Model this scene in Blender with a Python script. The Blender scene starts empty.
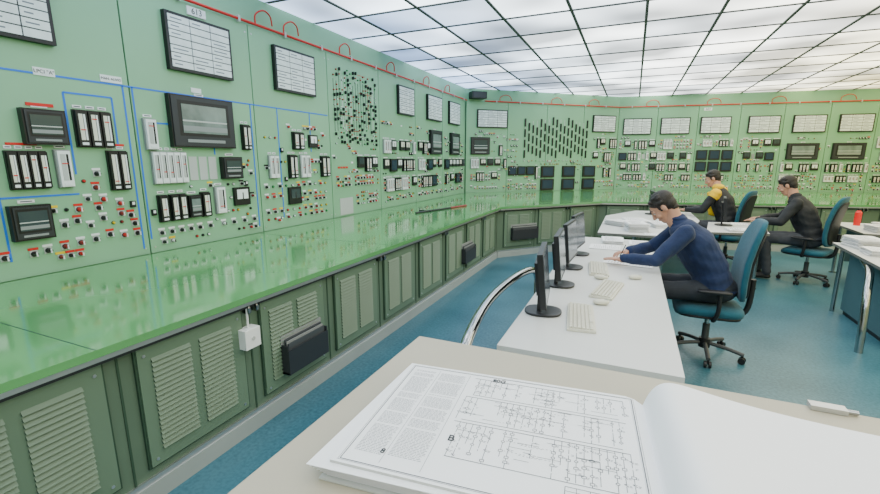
import bpy, bmesh, math, random
import numpy as np
from mathutils import Vector, Matrix
random.seed(7)
V=Vector
# ------------------------------------------------------------------ materials
MATS={}
def mat(name,col,rough=.5,metal=0.,var=0.,vscale=3.,bump=0.,bscale=60.,emit=None,estr=0.,spec=.5,coat=0.,sheen=0.):
    m=bpy.data.materials.new(name); m.use_nodes=True
    nt=m.node_tree; b=nt.nodes['Principled BSDF']
    b.inputs['Base Color'].default_value=(*col,1); b.inputs['Roughness'].default_value=rough
    b.inputs['Metallic'].default_value=metal; b.inputs['Specular IOR Level'].default_value=spec
    b.inputs['Coat Weight'].default_value=coat
    if coat: b.inputs['Coat Roughness'].default_value=.06
    if sheen: b.inputs['Sheen Weight'].default_value=sheen
    tc=nt.nodes.new('ShaderNodeTexCoord')
    if var>0:
        n=nt.nodes.new('ShaderNodeTexNoise'); n.inputs['Scale'].default_value=vscale; n.inputs['Detail'].default_value=5
        nt.links.new(tc.outputs['Object'],n.inputs['Vector'])
        r=nt.nodes.new('ShaderNodeValToRGB')
        r.color_ramp.elements[0].position=.3; r.color_ramp.elements[1].position=.7
        r.color_ramp.elements[0].color=(*[c*(1-var) for c in col],1)
        r.color_ramp.elements[1].color=(*[min(1,c*(1+var)) for c in col],1)
        nt.links.new(n.outputs['Fac'],r.inputs['Fac']); nt.links.new(r.outputs['Color'],b.inputs['Base Color'])
    if bump>0:
        n2=nt.nodes.new('ShaderNodeTexNoise'); n2.inputs['Scale'].default_value=bscale; n2.inputs['Detail'].default_value=3
        nt.links.new(tc.outputs['Object'],n2.inputs['Vector'])
        bp=nt.nodes.new('ShaderNodeBump'); bp.inputs['Strength'].default_value=bump; bp.inputs['Distance'].default_value=.01
        nt.links.new(n2.outputs['Fac'],bp.inputs['Height']); nt.links.new(bp.outputs['Normal'],b.inputs['Normal'])
    if emit:
        b.inputs['Emission Color'].default_value=(*emit,1); b.inputs['Emission Strength'].default_value=estr
    MATS[name]=m; return m
mat('panel_green',(.245,.485,.28),.38,var=.06,vscale=1.2)
mat('console_green',(.115,.345,.115),.10,var=.08,vscale=1.5,bump=.05,bscale=6,spec=.6,coat=.35)
mat('fascia_green',(.105,.16,.105),.5,var=.08,vscale=2)  # grey-green, base colour darkened to carry the shade below the desktop
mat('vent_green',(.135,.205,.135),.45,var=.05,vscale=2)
mat('seam',(.03,.07,.04),.7)
mat('black',(.005,.005,.006),.4)
mat('darkgrey',(.024,.026,.03),.45)
mat('grey',(.28,.29,.28),.5)
mat('lightgrey',(.52,.53,.50),.5)
mat('cream',(.78,.75,.62),.5)
mat('white',(.88,.88,.86),.45)
mat('pane',(.84,.87,.85),.35,var=.08,vscale=14)
mat('glass_dark',(.05,.07,.07),.12)
mat('glass_grey',(.20,.25,.23),.15,var=.3,vscale=6)
mat('screen_blue',(.02,.04,.07),.15)
mat('red',(.70,.015,.01),.45)
mat('darkred',(.28,.015,.015),.4)
mat('orange',(.8,.22,.01),.4)
mat('yellow',(.88,.60,.01),.5)
mat('blue_line',(.01,.17,.75),.5)
mat('greenlamp',(.02,.35,.08),.4)
mat('aluminium',(.55,.56,.56),.32,metal=.85)
mat('chrome',(.40,.41,.42),.10,metal=1.)
mat('plinth',(.36,.39,.37),.5,var=.05)
mat('desk_white',(.64,.64,.62),.4,var=.03,vscale=2)
mat('desk_beige',(.43,.385,.285),.45,var=.04,vscale=3)
mat('desk_edge',(.14,.14,.13),.5)
mat('desk_panel',(.06,.13,.15),.5)
mat('paper',(.91,.91,.92),.7)
mat('ink',(.03,.04,.06),.8)
mat('ink_light',(.20,.21,.24),.8)
mat('chair_blue',(.006,.09,.135),.85,var=.12,vscale=30,bump=.15,bscale=250,sheen=.12)
mat('plastic_black',(.010,.010,.012),.45)
mat('plastic_grey',(.06,.065,.07),.5)
mat('grid_bar',(.06,.065,.07),.6)
mat('keys',(.66,.64,.53),.55)
mat('skin',(.52,.27,.18),.5,var=.06,vscale=20)
mat('lips',(.42,.16,.13),.45)
mat('hair_dark',(.014,.010,.008),.6,bump=.6,bscale=140)
mat('navy',(.009,.022,.075),.9,var=.15,vscale=18,bump=.3,bscale=35,sheen=.1)
mat('jacket_dark',(.012,.014,.018),.75,var=.15,vscale=12,bump=.3,bscale=30)
mat('jacket_black',(.008,.009,.012),.7,var=.1,vscale=12,bump=.3,bscale=30)
mat('cloth_yellow',(.80,.50,.01),.8,bump=.3,bscale=30)
mat('trouser',(.022,.026,.035),.85,var=.15,vscale=14,bump=.3,bscale=30)
mat('jeans',(.045,.05,.062),.85,var=.15,vscale=14,bump=.3,bscale=30)
mat('shoe',(.012,.011,.01),.4)
mat('eye',(.55,.52,.48),.3)
mat('wall_cream',(.50,.56,.46),.6,var=.05)
mat('binder_blue',(.02,.06,.22),.5)
m=mat('page_edge',(.75,.75,.72),.8); nt=m.node_tree
w=nt.nodes.new('ShaderNodeTexWave'); w.bands_direction='Z'; w.inputs['Scale'].default_value=180; w.inputs['Distortion'].default_value=2
tc=nt.nodes.new('ShaderNodeTexCoord'); nt.links.new(tc.outputs['Object'],w.inputs['Vector'])
r=nt.nodes.new('ShaderNodeValToRGB'); r.color_ramp.elements[0].color=(.38,.38,.36,1); r.color_ramp.elements[1].color=(.8,.8,.77,1)
nt.links.new(w.outputs['Color'],r.inputs['Fac']); nt.links.new(r.outputs['Color'],nt.nodes['Principled BSDF'].inputs['Base Color'])
# floor
m=mat('floor_blue',(.05,.19,.25),.35); nt=m.node_tree; b=nt.nodes['Principled BSDF']
tc=nt.nodes.new('ShaderNodeTexCoord')
n1=nt.nodes.new('ShaderNodeTexNoise'); n1.inputs['Scale'].default_value=45; n1.inputs['Detail'].default_value=6
n2=nt.nodes.new('ShaderNodeTexNoise'); n2.inputs['Scale'].default_value=1.3
for n in (n1,n2): nt.links.new(tc.outputs['Object'],n.inputs['Vector'])
mx=nt.nodes.new('ShaderNodeMath'); mx.operation='MULTIPLY_ADD'; mx.inputs[1].default_value=.5
nt.links.new(n1.outputs['Fac'],mx.inputs[0]); 
m2=nt.nodes.new('ShaderNodeMath'); m2.operation='MULTIPLY'; m2.inputs[1].default_value=.5; nt.links.new(n2.outputs['Fac'],m2.inputs[0]); nt.links.new(m2.outputs[0],mx.inputs[2])
r=nt.nodes.new('ShaderNodeValToRGB'); r.color_ramp.elements[0].position=.38; r.color_ramp.elements[1].position=.62
r.color_ramp.elements[0].color=(.022,.095,.13,1); r.color_ramp.elements[1].color=(.066,.185,.235,1)
nt.links.new(mx.outputs[0],r.inputs['Fac']); nt.links.new(r.outputs['Color'],b.inputs['Base Color'])
# luminous ceiling tile
TILE=.76
m=bpy.data.materials.new('ceiling_tile_light'); m.use_nodes=True; MATS['tile']=m; nt=m.node_tree
nt.nodes.clear(); out=nt.nodes.new('ShaderNodeOutputMaterial'); em=nt.nodes.new('ShaderNodeEmission')
geo=nt.nodes.new('ShaderNodeNewGeometry')
dv=nt.nodes.new('ShaderNodeVectorMath'); dv.operation='DIVIDE'; dv.inputs[1].default_value=(TILE,TILE,100)
fl=nt.nodes.new('ShaderNodeVectorMath'); fl.operation='FLOOR'
wn=nt.nodes.new('ShaderNodeTexWhiteNoise'); wn.noise_dimensions='3D'
nt.links.new(geo.outputs['Position'],dv.inputs[0]); nt.links.new(dv.outputs[0],fl.inputs[0]); nt.links.new(fl.outputs[0],wn.inputs['Vector'])
ns=nt.nodes.new('ShaderNodeTexNoise'); ns.inputs['Scale'].default_value=.55; ns.inputs['Detail'].default_value=1
nt.links.new(dv.outputs[0],ns.inputs['Vector'])
sep=nt.nodes.new('ShaderNodeSeparateXYZ'); nt.links.new(geo.outputs['Position'],sep.inputs[0])
mr=nt.nodes.new('ShaderNodeMapRange'); mr.inputs['From Min'].default_value=-3.4; mr.inputs['From Max'].default_value=6.0
nt.links.new(sep.outputs['X'],mr.inputs['Value'])
cr=nt.nodes.new('ShaderNodeValToRGB'); e=cr.color_ramp.elements
e[0].position=.05; e[0].color=(.27,.41,.66,1); e[1].position=1; e[1].color=(1,.88,.45,1)
q=e.new(.32); q.color=(.80,.92,1,1)
q=e.new(.6); q.color=(.98,1,.95,1)
ad=nt.nodes.new('ShaderNodeMath'); ad.operation='MULTIPLY_ADD'; ad.inputs[1].default_value=.18
nt.links.new(wn.outputs['Value'],ad.inputs[0]); nt.links.new(mr.outputs[0],ad.inputs[2]); nt.links.new(ad.outputs[0],cr.inputs['Fac'])
st=nt.nodes.new('ShaderNodeMapRange'); st.inputs['From Min'].default_value=.38; st.inputs['From Max'].default_value=.62
st.inputs['To Min'].default_value=.5; st.inputs['To Max'].default_value=1.6
nt.links.new(ns.outputs['Fac'],st.inputs['Value'])
s2=nt.nodes.new('ShaderNodeMapRange'); s2.inputs['To Min'].default_value=.65; s2.inputs['To Max'].default_value=1.2
nt.links.new(wn.outputs['Value'],s2.inputs['Value'])
ml=nt.nodes.new('ShaderNodeMath'); ml.operation='MULTIPLY'; nt.links.new(st.outputs[0],ml.inputs[0]); nt.links.new(s2.outputs[0],ml.inputs[1])
m4=nt.nodes.new('ShaderNodeMath'); m4.operation='MULTIPLY'; m4.inputs[1].default_value=3.1; nt.links.new(ml.outputs[0],m4.inputs[0])
nt.links.new(cr.outputs['Color'],em.inputs['Color']); nt.links.new(m4.outputs[0],em.inputs['Strength']); nt.links.new(em.outputs[0],out.inputs[0])

# ------------------------------------------------------------------ mesh builder
OCC={}
def occ(b,x0,x1,z0,z1): OCC.setdefault(id(b),[]).append((x0,x1,z0,z1))
class MB:
    def __init__(s): s.v=[];s.f=[];s.m=[];s.sm=[];s.ml=[]
    def mi(s,n):
        if n not in s.ml: s.ml.append(n)
        return s.ml.index(n)
    def add(s,vs,fs,m,smooth=False):
        o=len(s.v); s.v+= [tuple(p) for p in vs]; k=s.mi(m)
        for f in fs: s.f.append([i+o for i in f]); s.m.append(k); s.sm.append(smooth)
    def box(s,x0,x1,y0,y1,z0,z1,m,M=None):
        vs=[V((x,y,z)) for z in (z0,z1) for y in (y0,y1) for x in (x0,x1)]
        if M: vs=[M@p for p in vs]
        s.add(vs,[(0,2,3,1),(4,5,7,6),(0,1,5,4),(2,6,7,3),(0,4,6,2),(1,3,7,5)],m)
    def cyl(s,c,ax,r,h,m,seg=10,r2=None):
        ax=V(ax).normalized(); c=V(c); q=ax.to_track_quat('Z','Y'); r2=r if r2 is None else r2
        A=[c+q@V((r*math.cos(2*math.pi*i/seg),r*math.sin(2*math.pi*i/seg),0)) for i in range(seg)]
        B=[c+q@V((r2*math.cos(2*math.pi*i/seg),r2*math.sin(2*math.pi*i/seg),h)) for i in range(seg)]
        s.add(A+B,[(i,(i+1)%seg,seg+(i+1)%seg,seg+i) for i in range(seg)],m,True)
        s.add(A,[tuple(range(seg))[::-1]],m); s.add(B,[tuple(range(seg))],m)
    def tube(s,pts,r,m,seg=8,smoothpts=True):
        pts=[V(p) for p in pts]
        if smoothpts and len(pts)>2:
            P=[pts[0]]+pts+[pts[-1]]; o=[]
            for i in range(1,len(P)-2):
                for t in [k/5 for k in range(5)]:
                    a,b,c,d=P[i-1],P[i],P[i+1],P[i+2]
                    o.append(.5*((2*b)+(c-a)*t+(2*a-5*b+4*c-d)*t*t+(-a+3*b-3*c+d)*t**3))
            o.append(pts[-1]); pts=o
        rings=[];up=None
        for i,p in enumerate(pts):
            d=(pts[min(i+1,len(pts)-1)]-pts[max(i-1,0)]).normalized()
            if up is None: up=V((0,0,1)) if abs(d.z)<.9 else V((1,0,0))
            n=(up-d*up.dot(d)); n=n.normalized() if n.length>1e-5 else d.orthogonal().normalized()
            up=n; b=d.cross(n)
            rings.append([p+r*(math.cos(2*math.pi*k/seg)*n+math.sin(2*math.pi*k/seg)*b) for k in range(seg)])
        vs=[q for R in rings for q in R]; fs=[]
        for i in range(len(rings)-1):
            for k in range(seg):
                a=i*seg+k;b_=i*seg+(k+1)%seg; fs.append((a,b_,b_+seg,a+seg))
        s.add(vs,fs,m,True)
        s.add(rings[0],[tuple(range(seg))[::-1]],m); s.add(rings[-1],[tuple(range(seg))],m)
    def sup(s,c,rad,m,e=.35,e2=None,fn=None,M=None,nu=24,nv=12):
        e2=e if e2 is None else e2
        def sp(x,k): return math.copysign(abs(x)**k,x)
        vs=[]
        for j in range(nv+1):
            ph=-math.pi/2+math.pi*j/nv
            for i in range(nu):
                th=2*math.pi*i/nu
                p=V((rad[0]*sp(math.cos(ph),e2)*sp(math.cos(th),e),rad[1]*sp(math.cos(ph),e2)*sp(math.sin(th),e),rad[2]*sp(math.sin(ph),e2)))
                if fn: p=fn(p)
                p=p+V(c)
                if M: p=M@p
                vs.append(p)
        fs=[(j*nu+i,j*nu+(i+1)%nu,(j+1)*nu+(i+1)%nu,(j+1)*nu+i) for j in range(nv) for i in range(nu)]
        s.add(vs,fs,m,True)
    def prism(s,poly,z0,z1,m,mside=None):
        n=len(poly); a=[(p[0],p[1],z0) for p in poly]; b=[(p[0],p[1],z1) for p in poly]
        s.add(b,[tuple(range(n))],m); s.add(a,[tuple(range(n))[::-1]],m)
        s.add(a+b,[(i,(i+1)%n,n+(i+1)%n,n+i) for i in range(n)],mside or m)
    def build(s,name,parent=None,M=None,bevel=0):
        me=bpy.data.meshes.new(name); me.from_pydata(s.v,[],s.f)
        me.polygons.foreach_set('material_index',s.m); me.polygons.foreach_set('use_smooth',s.sm)
        for n in s.ml: me.materials.append(MATS[n])
        me.update()
        bm=bmesh.new(); bm.from_mesh(me); bmesh.ops.recalc_face_normals(bm,faces=bm.faces); bm.to_mesh(me); bm.free()
        ob=bpy.data.objects.new(name,me); bpy.context.collection.objects.link(ob)
        if parent: ob.parent=parent
        if M is not None: ob.matrix_local=M
        if bevel:
            bv=ob.modifiers.new('bevel','BEVEL'); bv.width=bevel; bv.segments=2; bv.limit_method='ANGLE'
        return ob
def empty(name,M):
    o=bpy.data.objects.new(name,None); bpy.context.collection.objects.link(o); o.empty_display_size=.1; o.matrix_world=M; return o
def frame(O,S):
    S=V((S[0],S[1],0)).normalized(); N=V((-S.y,S.x,0))
    return Matrix(((S.x,N.x,0,O[0]),(S.y,N.y,0,O[1]),(0,0,1,O[2] if len(O)>2 else 0),(0,0,0,1)))
def place(x,y,z,ang,s=1): return Matrix.Translation((x,y,z))@Matrix.Rotation(ang,4,'Z')@Matrix.Scale(s,4)

# ------------------------------------------------------------------ camera
cam=bpy.data.cameras.new('camera'); cam.sensor_width=36; cam.lens=432/880*36; cam.clip_start=.02
co=bpy.data.objects.new('camera',cam); bpy.context.collection.objects.link(co)
co.location=(0,0,1.65); co.rotation_euler=(math.pi/2-math.atan(87/432),0,math.atan(194/440.7))
bpy.context.scene.camera=co
wd=bpy.data.worlds.new('world'); bpy.context.scene.world=wd; wd.use_nodes=True
wd.node_tree.nodes['Background'].inputs[0].default_value=(.6,.65,.65,1); wd.node_tree.nodes['Background'].inputs[1].default_value=.3

# ------------------------------------------------------------------ room shell
H=3.27; XR=8.0; YB=-2.5
P0=(-3.65,YB);P1=(-3.65,9.8);P2=(-.45,12.7);P3=(XR,12.7+(XR+.45)*1.0/5.85)
b=MB(); b.prism([(-4.2,YB-.3),(XR+.3,YB-.3),(XR+.3,15.5),(-4.2,15.5)],-.1,0,'floor_blue'); b.build('floor')
def wallbox(name,A,B,m='panel_green',off=.0):
    M=frame(A,(B[0]-A[0],B[1]-A[1])); L=math.hypot(B[0]-A[0],B[1]-A[1])
    b=MB(); b.box(-.05,L+.05,.03,.2,0,H+.1,m); return b.build(name,M=M)
wallbox('wall_left',P0,P1); wallbox('wall_back_left',P1,P2); wallbox('wall_back',P2,P3)
wallbox('wall_right',(XR,P3[1]),(XR,YB),'wall_cream'); wallbox('wall_front',(XR,YB),P0,'wall_cream')
b=MB()
def inside(x,y):
    if x<-3.65 or y<YB or x>XR: return False
    dx,dy=3.2,2.9
    if dx*(y-9.8)-dy*(x+3.65)>1.6: return False
    if 5.85*(y-12.7)-1.0*(x+.45)>3.0: return False
    return True
i0=int(math.floor(-3.65/TILE))-1; i1=int(XR/TILE)+2; j0=int(YB/TILE)-1; j1=int(15.4/TILE)+1
for i in range(i0,i1):
    for j in range(j0,j1):
        x,y=i*TILE,j*TILE; 
        if not inside(max(x+TILE/2,-3.6),max(y+TILE/2,YB+.01)): continue
        g=.014
        b.add([(x+g,y+g,H),(x+TILE-g,y+g,H),(x+TILE-g,y+TILE-g,H),(x+g,y+TILE-g,H)],[(0,3,2,1)],'tile')
for i in range(i0,i1): b.box(i*TILE-.016,i*TILE+.016,YB,15.4,H-.012,H+.01,'grid_bar')
for j in range(j0,j1): b.box(-3.65,XR,j*TILE-.016,j*TILE+.016,H-.010,H+.008,'grid_bar')
b.box(-4,XR+.2,YB-.1,15.5,H+.02,H+.1,'lightgrey')
b.build('ceiling')

# ------------------------------------------------------------------ instruments
def ann(b,x0,x1,z0,z1,nc=3,nr=7):
    occ(b,x0,x1,z0,z1)
    b.box(x0,x1,-.045,.0,z0,z1,'black'); f=.02
    X0,X1,Z0,Z1=x0+f,x1-f,z0+f,z1-f; w=(X1-X0)/nc; h=(Z1-Z0)/nr
    for i in range(nc):
        for j in range(nr):
            a=X0+i*w+.004; c=Z0+j*h+.004
            b.box(a,a+w-.008,-.049,-.044,c,c+h-.008,'pane')
            if random.random()<.8: b.box(a+.02,a+w*(.4+.4*random.random()),-.0495,-.0485,c+h*.35,c+h*.5,'ink_light')
def nameplate(b,x0,x1,z):
    w=min(.09,(x1-x0)*.7); c=(x0+x1)/2
    b.box(c-w/2,c+w/2,-.005,0,z,z+.02,'white'); b.box(c-w*.35,c+w*.35,-.0055,0,z+.007,z+.013,'ink')
def rec(b,x0,x1,z0,z1,g='glass_grey'):
    occ(b,x0,x1,z0,z1+.035)
    b.box(x0,x1,-.05,0,z0,z1,'black'); w=x1-x0;h=z1-z0
    b.box(x0+.012,x1-.012,-.058,-.048,z0+.012,z1-.012,'darkgrey')
    b.box(x0+w*.1,x1-w*.1,-.0585,-.056,z0+h*.22,z1-h*.1,'black')
    b.box(x0+w*.15,x1-w*.15,-.062,-.056,z0+h*.28,z1-h*.17,g)
    b.box(x0+w*.15,x1-w*.15,-.064,-.06,z0+h*.5,z0+h*.53,'lightgrey')
    b.box(x0+w*.15,x1-w*.15,-.0635,-.06,z0+h*.32,z0+h*.42,'grey')
    b.box(x0+w*.2,x1-w*.2,-.061,-.056,z0+h*.10,z0+h*.16,'grey')
    nameplate(b,x0,x1,z1+.012)
def met(b,x0,x1,z0,z1,n=1,body='cream'):
    occ(b,x0,x1,z0,z1+.035)
    b.box(x0,x1,-.025,0,z0,z1,'black' if body!='white' else 'grey'); w=(x1-x0)/n
    for i in range(n):
        a=x0+i*w; 
        bd='cream' if body!='white' else 'white'
        if body!='white': b.box(a+w*.06,a+w*.94,-.045,-.02,z0+.008,z1-.008,'black'); yo=-.047
        else: b.box(a+w*.08,a+w*.92,-.045,-.02,z0+.008,z1-.008,bd); yo=-.047
        b.box(a+w*.24,a+w*.56,yo,-.02,z0+.05,z1-.03,bd if body!='white' else 'lightgrey')
        b.box(a+w*.62,a+w*.76,yo,-.02,z0+.05,z1-.03,'white' if body!='white' else 'black')
        zz=z0+.05+random.random()*max(.01,(z1-z0-.1))
        b.box(a+w*.28,a+w*.66,yo-.002,-.041,zz,zz+.007,'red')
        b.box(a+w*.25,a+w*.75,yo-.001,-.039,z0+.016,z0+.034,'white')
        nameplate(b,a,a+w,z1+.012)
def sqg(b,x0,x1,z0,z1,face='white'):
    occ(b,x0,x1,z0,z1)
    b.box(x0,x1,-.03,0,z0,z1,'black'); w=x1-x0;h=z1-z0
    b.box(x0+w*.15,x1-w*.15,-.034,-.029,z0+h*.35,z1-h*.12,face)
    b.box(x0+w*.48,x0+w*.54,-.036,-.033,z0+h*.35,z1-h*.3,'black')
def scr(b,x0,x1,z0,z1):
    occ(b,x0,x1,z0,z1)
    b.box(x0,x1,-.04,0,z0,z1,'black'); w=x1-x0;h=z1-z0
    b.box(x0+w*.12,x1-w*.12,-.043,-.039,z0+h*.15,z1-h*.12,'screen_blue')
def knob(b,x,z,c='black',r=.018,label='white'):
    occ(b,x-.028,x+.028,z-.022,z+.045)
    b.box(x-r*1.5,x+r*1.5,-.005,0,z-r*1.5,z+r*1.5,'lightgrey')
    b.cyl((x,-.004,z),(0,-1,0),r*1.25,.008,'darkgrey',10)
    b.cyl((x,-.01,z),(0,-1,0),r,.03,c,10,r*.85)
    b.box(x-.0035,x+.0035,-.048,-.038,z-r*.9,z+r*.9,'white' if c!='white' else 'black')
    if label: b.box(x-.028,x+.028,-.005,0,z+r*1.7,z+r*1.7+.016,label)
def lamp(b,x,z,c,r=.012):
    occ(b,x-.014,x+.014,z-.014,z+.014)
    b.cyl((x,-.0,z),(0,-1,0),r*1.25,.008,'darkgrey',8); b.cyl((x,-.006,z),(0,-1,0),r,.014,c,8,r*.6)
def plate(b,x0,x1,z0,z1,c='white'):
    occ(b,x0,x1,z0,z1); b.box(x0,x1,-.006,0,z0,z1,c)
def hline(b,x0,x1,z,c='blue_line',w=.006): b.box(x0,x1,-.003,0,z-w,z+w,c)
def vline(b,x,z0,z1,c='blue_line',w=.006): b.box(x-w,x+w,-.003,0,z0,z1,c)
def free(lst,x0,x1,z0,z1):
    for (a,c,d,e) in lst:
        if x0<c and x1>a and z0<e and z1>d: return False
    return True
def sprinkle(bs,b,x0,x1,z0,z1,n,cols=('black','black','black','red','darkred','white','white','yellow','greenlamp','orange')):
    lst=[]
    for q in bs: lst+=OCC.get(id(q),[])
    for _ in range(n):
        x=x0+random.random()*(x1-x0); z=z0+round(random.random()*(z1-z0)/.065)*.065
        m=random.choice((1,2,3,4)); sp=random.choice((.06,.075)); t=random.random()
        for i in range(m):
            xx=x+i*sp
            if xx+.03>x1: break
            if not free(lst,xx-.026,xx+.026,z-.03,z+.04): continue
            if t<.45:
                c=random.choice(cols); knob(b,xx,z,c if c in('black','red','darkred','white') else 'black',.012,random.choice(('white','white','red','yellow','black')))
            elif t<.8: lamp(b,xx,z,random.choice(cols),.011)
            elif t<.92: plate(b,xx-.022,xx+.022,z-.012,z+.012,random.choice(('white','black','lightgrey','red')))
            else: b.box(xx-.018,xx+.018,-.02,0,z-.025,z+.025,'black'); b.box(xx-.01,xx+.01,-.022,-.019,z-.005,z+.018,'white')
            lst.append((xx-.026,xx+.026,z-.03,z+.04))
def mimic(b,x0,x1,z0,z1,dens=1.,cols=('black','black','red','white','greenlamp','red','black')):
    x=x0; k=0
    while x<x1:
        vline(b,x,z0+random.random()*(z1-z0)*.3,z1-random.random()*(z1-z0)*.2,random.choice(('white','red','ink','ink')),.0028)
        z=z0+random.random()*.05
        while z<z1:
            if random.random()<.66*dens:
                c=random.choice(cols); 
                if c=='black': b.box(x-.006,x+.006,-.03,0,z,z+.04,'black'); b.box(x-.010,x+.010,-.012,0,z+.012,z+.028,'darkgrey')
                else: lamp(b,x,z+.02,c,.009)
            z+=.062
        x+=.062; k+=1
    for q in range(9):
        zz=z0+random.random()*(z1-z0); a=x0+random.random()*(x1-x0)*.6; hline(b,a,min(x1,a+.15+random.random()*.4),zz,random.choice(('ink','red','white')),.0028)
def fill(b,x0,x1,z0,z1,kinds,step=.1,p=.85,rh=None):
    x=x0+.02
    while x<x1-.04:
        k=random.choice(kinds)
        if random.random()>p: x+=step; continue
        if k=='met':
            n=random.choice((1,2,3,3)); w=.07*n
            if x+w>x1: n=1;w=.07
            met(b,x,x+w,z0,z1,n,random.choice(('cream','cream','white'))); x+=w+.035
        elif k=='sq':
            w=min(.16,(z1-z0)*.9); sqg(b,x,x+w,z1-w,z1,random.choice(('white','cream','glass_dark'))); 
            plate(b,x+.02,x+w-.02,z1+.01,z1+.025); x+=w+.03
        elif k=='rec':
            w=min(.24,(z1-z0)); 
            if x+w<x1: rec(b,x,x+w,z1-w*.95,z1,random.choice(('glass_grey','glass_dark')))
            x+=w+.03
        elif k=='scr':
            w=min(.22,(z1-z0)); 
            if x+w<x1: scr(b,x,x+w,z1-w,z1)
            x+=w+.03
        elif k=='knob':
            z=z0+.03
            while z<z1-.02: knob(b,x+.03,z,random.choice(('black','black','black','darkred','red')),.015,random.choice(('white','white','red','yellow'))); z+=.085
            x+=.075
        elif k=='lamp':
            z=z0+.02
            while z<z1:
                if random.random()<.8: lamp(b,x+.02,z,random.choice(('red','greenlamp','white','orange','yellow','white','black')),.012)
                z+=.055
            x+=.05
        elif k=='pl':
            plate(b,x,x+.07,z0+.04,z1-.04,random.choice(('lightgrey','white','grey'))); x+=.09

def sections(M,x0,pitch,n,z1=2.98):
    res=[]
    for k in range(n):
        a=x0+k*pitch; e=empty('control_panel',M@Matrix.Translation((a,0,0)))
        b=MB(); b.box(.006,pitch-.006,0,.03,.88,z1,'panel_green'); b.box(-.006,.006,.012,.03,.88,z1,'seam')
        for zz in (.93,2.9): 
            for xx in (.04,pitch-.04): b.cyl((xx,0,zz),(0,-1,0),.008,.004,'aluminium',8)
        b.build('panel_face',e); res.append(e)
    return res
def loc(b,e,name,shift):
    for i,v in enumerate(b.v): b.v[i]=(v[0]-shift,v[1],v[2])
    if b.v: b.build(name,e)

# wall A
MA=frame((-3.65,0),(0,1)); A0=1.04-3*1.23; PA=1.23
NA=9
secA=sections(MA,A0,PA,NA+1)
def secx(k): return A0+k*PA
kinds={}
def kb(k,name): return kinds.setdefault((k,name),MB())
for k,(s0,s1) in {0:(-2.3,-1.7),1:(-1.1,-.5),2:(.1,.75),3:(1.30,1.81),4:(2.60,3.24),5:(3.80,4.45),7:(6.52,7.08),8:(7.64,8.3),9:(8.7,9.3)}.items():
    ann(kb(k,'annunciator_window'),s0,s1,2.40,2.86)
I=kb(3,'instruments')
rec(I,1.55,1.79,1.75,1.98,'glass_dark'); met(I,1.85,2.09,1.74,2.0,3); plate(I,1.6,1.75,2.0,2.02,'red')
met(I,1.44,1.655,1.46,1.71,4); met(I,1.70,1.79,1.46,1.72,1,'white'); met(I,2.03,2.17,1.42,1.72,2)
plate(I,1.46,1.62,1.745,1.76,'red'); plate(I,1.7,1.8,1.755,1.77,'red'); plate(I,2.03,2.17,1.755,1.77,'red')
rec(I,1.40,1.62,1.13,1.36,'glass_dark')
plate(I,1.67,1.79,2.2,2.25); plate(I,2.07,2.22,2.22,2.27)
for x,z,c in ((1.93,1.45,'darkred'),(1.97,1.36,'red'),(1.93,1.30,'black'),(2.08,1.32,'red'),(2.08,1.24,'darkred'),(1.95,1.22,'black'),(2.15,1.22,'black'),(1.95,1.55,'black'),
              (1.50,1.03,'black'),(1.58,1.04,'black'),(1.68,1.05,'darkred'),(1.78,1.06,'darkred'),(1.88,1.07,'black'),(1.98,1.09,'black'),(2.08,1.07,'red'),(2.18,1.07,'black'),(1.7,1.2,'black'),(1.78,1.22,'black'),(1.35,1.03,'black'),(1.2,1.05,'black'),(2.17,1.15,'black'),(1.8,1.3,'red')):
    knob(I,x,z,c,.015,random.choice(('white','red','red')))
met(I,1.1,1.32,1.46,1.71,3); rec(I,1.12,1.34,1.75,1.98); sqg(I,1.12,1.3,1.15,1.33)
L=kb(3,'blue_lines'); hline(L,1.04,2.27,2.21); vline(L,1.82,1.55,2.11); hline(L,1.82,2.13,2.11); vline(L,2.13,1.74,2.11); vline(L,1.38,1.0,2.05); vline(L,2.22,.93,2.21); hline(L,1.38,1.82,1.41)
occ(I,1.37,1.39,1.0,2.05); occ(I,1.81,1.83,1.4,2.1); occ(I,2.21,2.23,.9,2.2)
sprinkle([I],I,1.42,2.22,.98,1.6,44)
I=kb(4,'instruments')
rec(I,2.55,3.19,1.76,2.2,'glass_grey'); met(I,2.33,2.43,1.73,1.98,1,'white'); met(I,3.30,3.40,1.75,2.0,2)
met(I,2.36,2.66,1.45,1.72,5,'white'); 
for i in range(3): plate(I,2.70+i*.1,2.78+i*.1,1.47,1.68,'lightgrey')
rec(I,3.02,3.25,1.47,1.68,'glass_dark'); met(I,2.37,2.45,1.13,1.36,1,'cream'); met(I,2.47,2.62,1.13,1.36,2,'cream'); rec(I,2.63,2.75,1.14,1.34); met(I,2.77,2.86,1.13,1.36,1)
met(I,2.92,3.03,1.14,1.40,1,'white'); sqg(I,3.14,3.33,1.2,1.38)
for x in (2.38,2.47,2.56,2.65,2.74,2.85,3.0,3.12,3.25,3.38): knob(I,x,1.04,random.choice(('black','black','white','black')),.014)
plate(I,2.8,2.9,2.24,2.28); lamp(I,3.35,1.6,'red'); lamp(I,3.3,1.1,'orange')
sprinkle([I],I,2.33,3.42,.96,1.45,60); sprinkle([I],I,3.28,3.42,1.45,1.7,4)
L=kb(4,'blue_lines'); hline(L,2.27,3.5,2.21); vline(L,2.29,1.0,2.21); vline(L,3.45,.95,2.21); hline(L,2.45,2.55,1.95); vline(L,2.98,1.7,1.76)
I=kb(5,'instruments')
met(I,3.63,3.76,1.45,1.70,2,'white'); met(I,3.93,4.06,1.44,1.71,2); met(I,4.12,4.28,1.44,1.71,2,'white'); sqg(I,3.9,4.1,1.14,1.34,'glass_dark')
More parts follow.
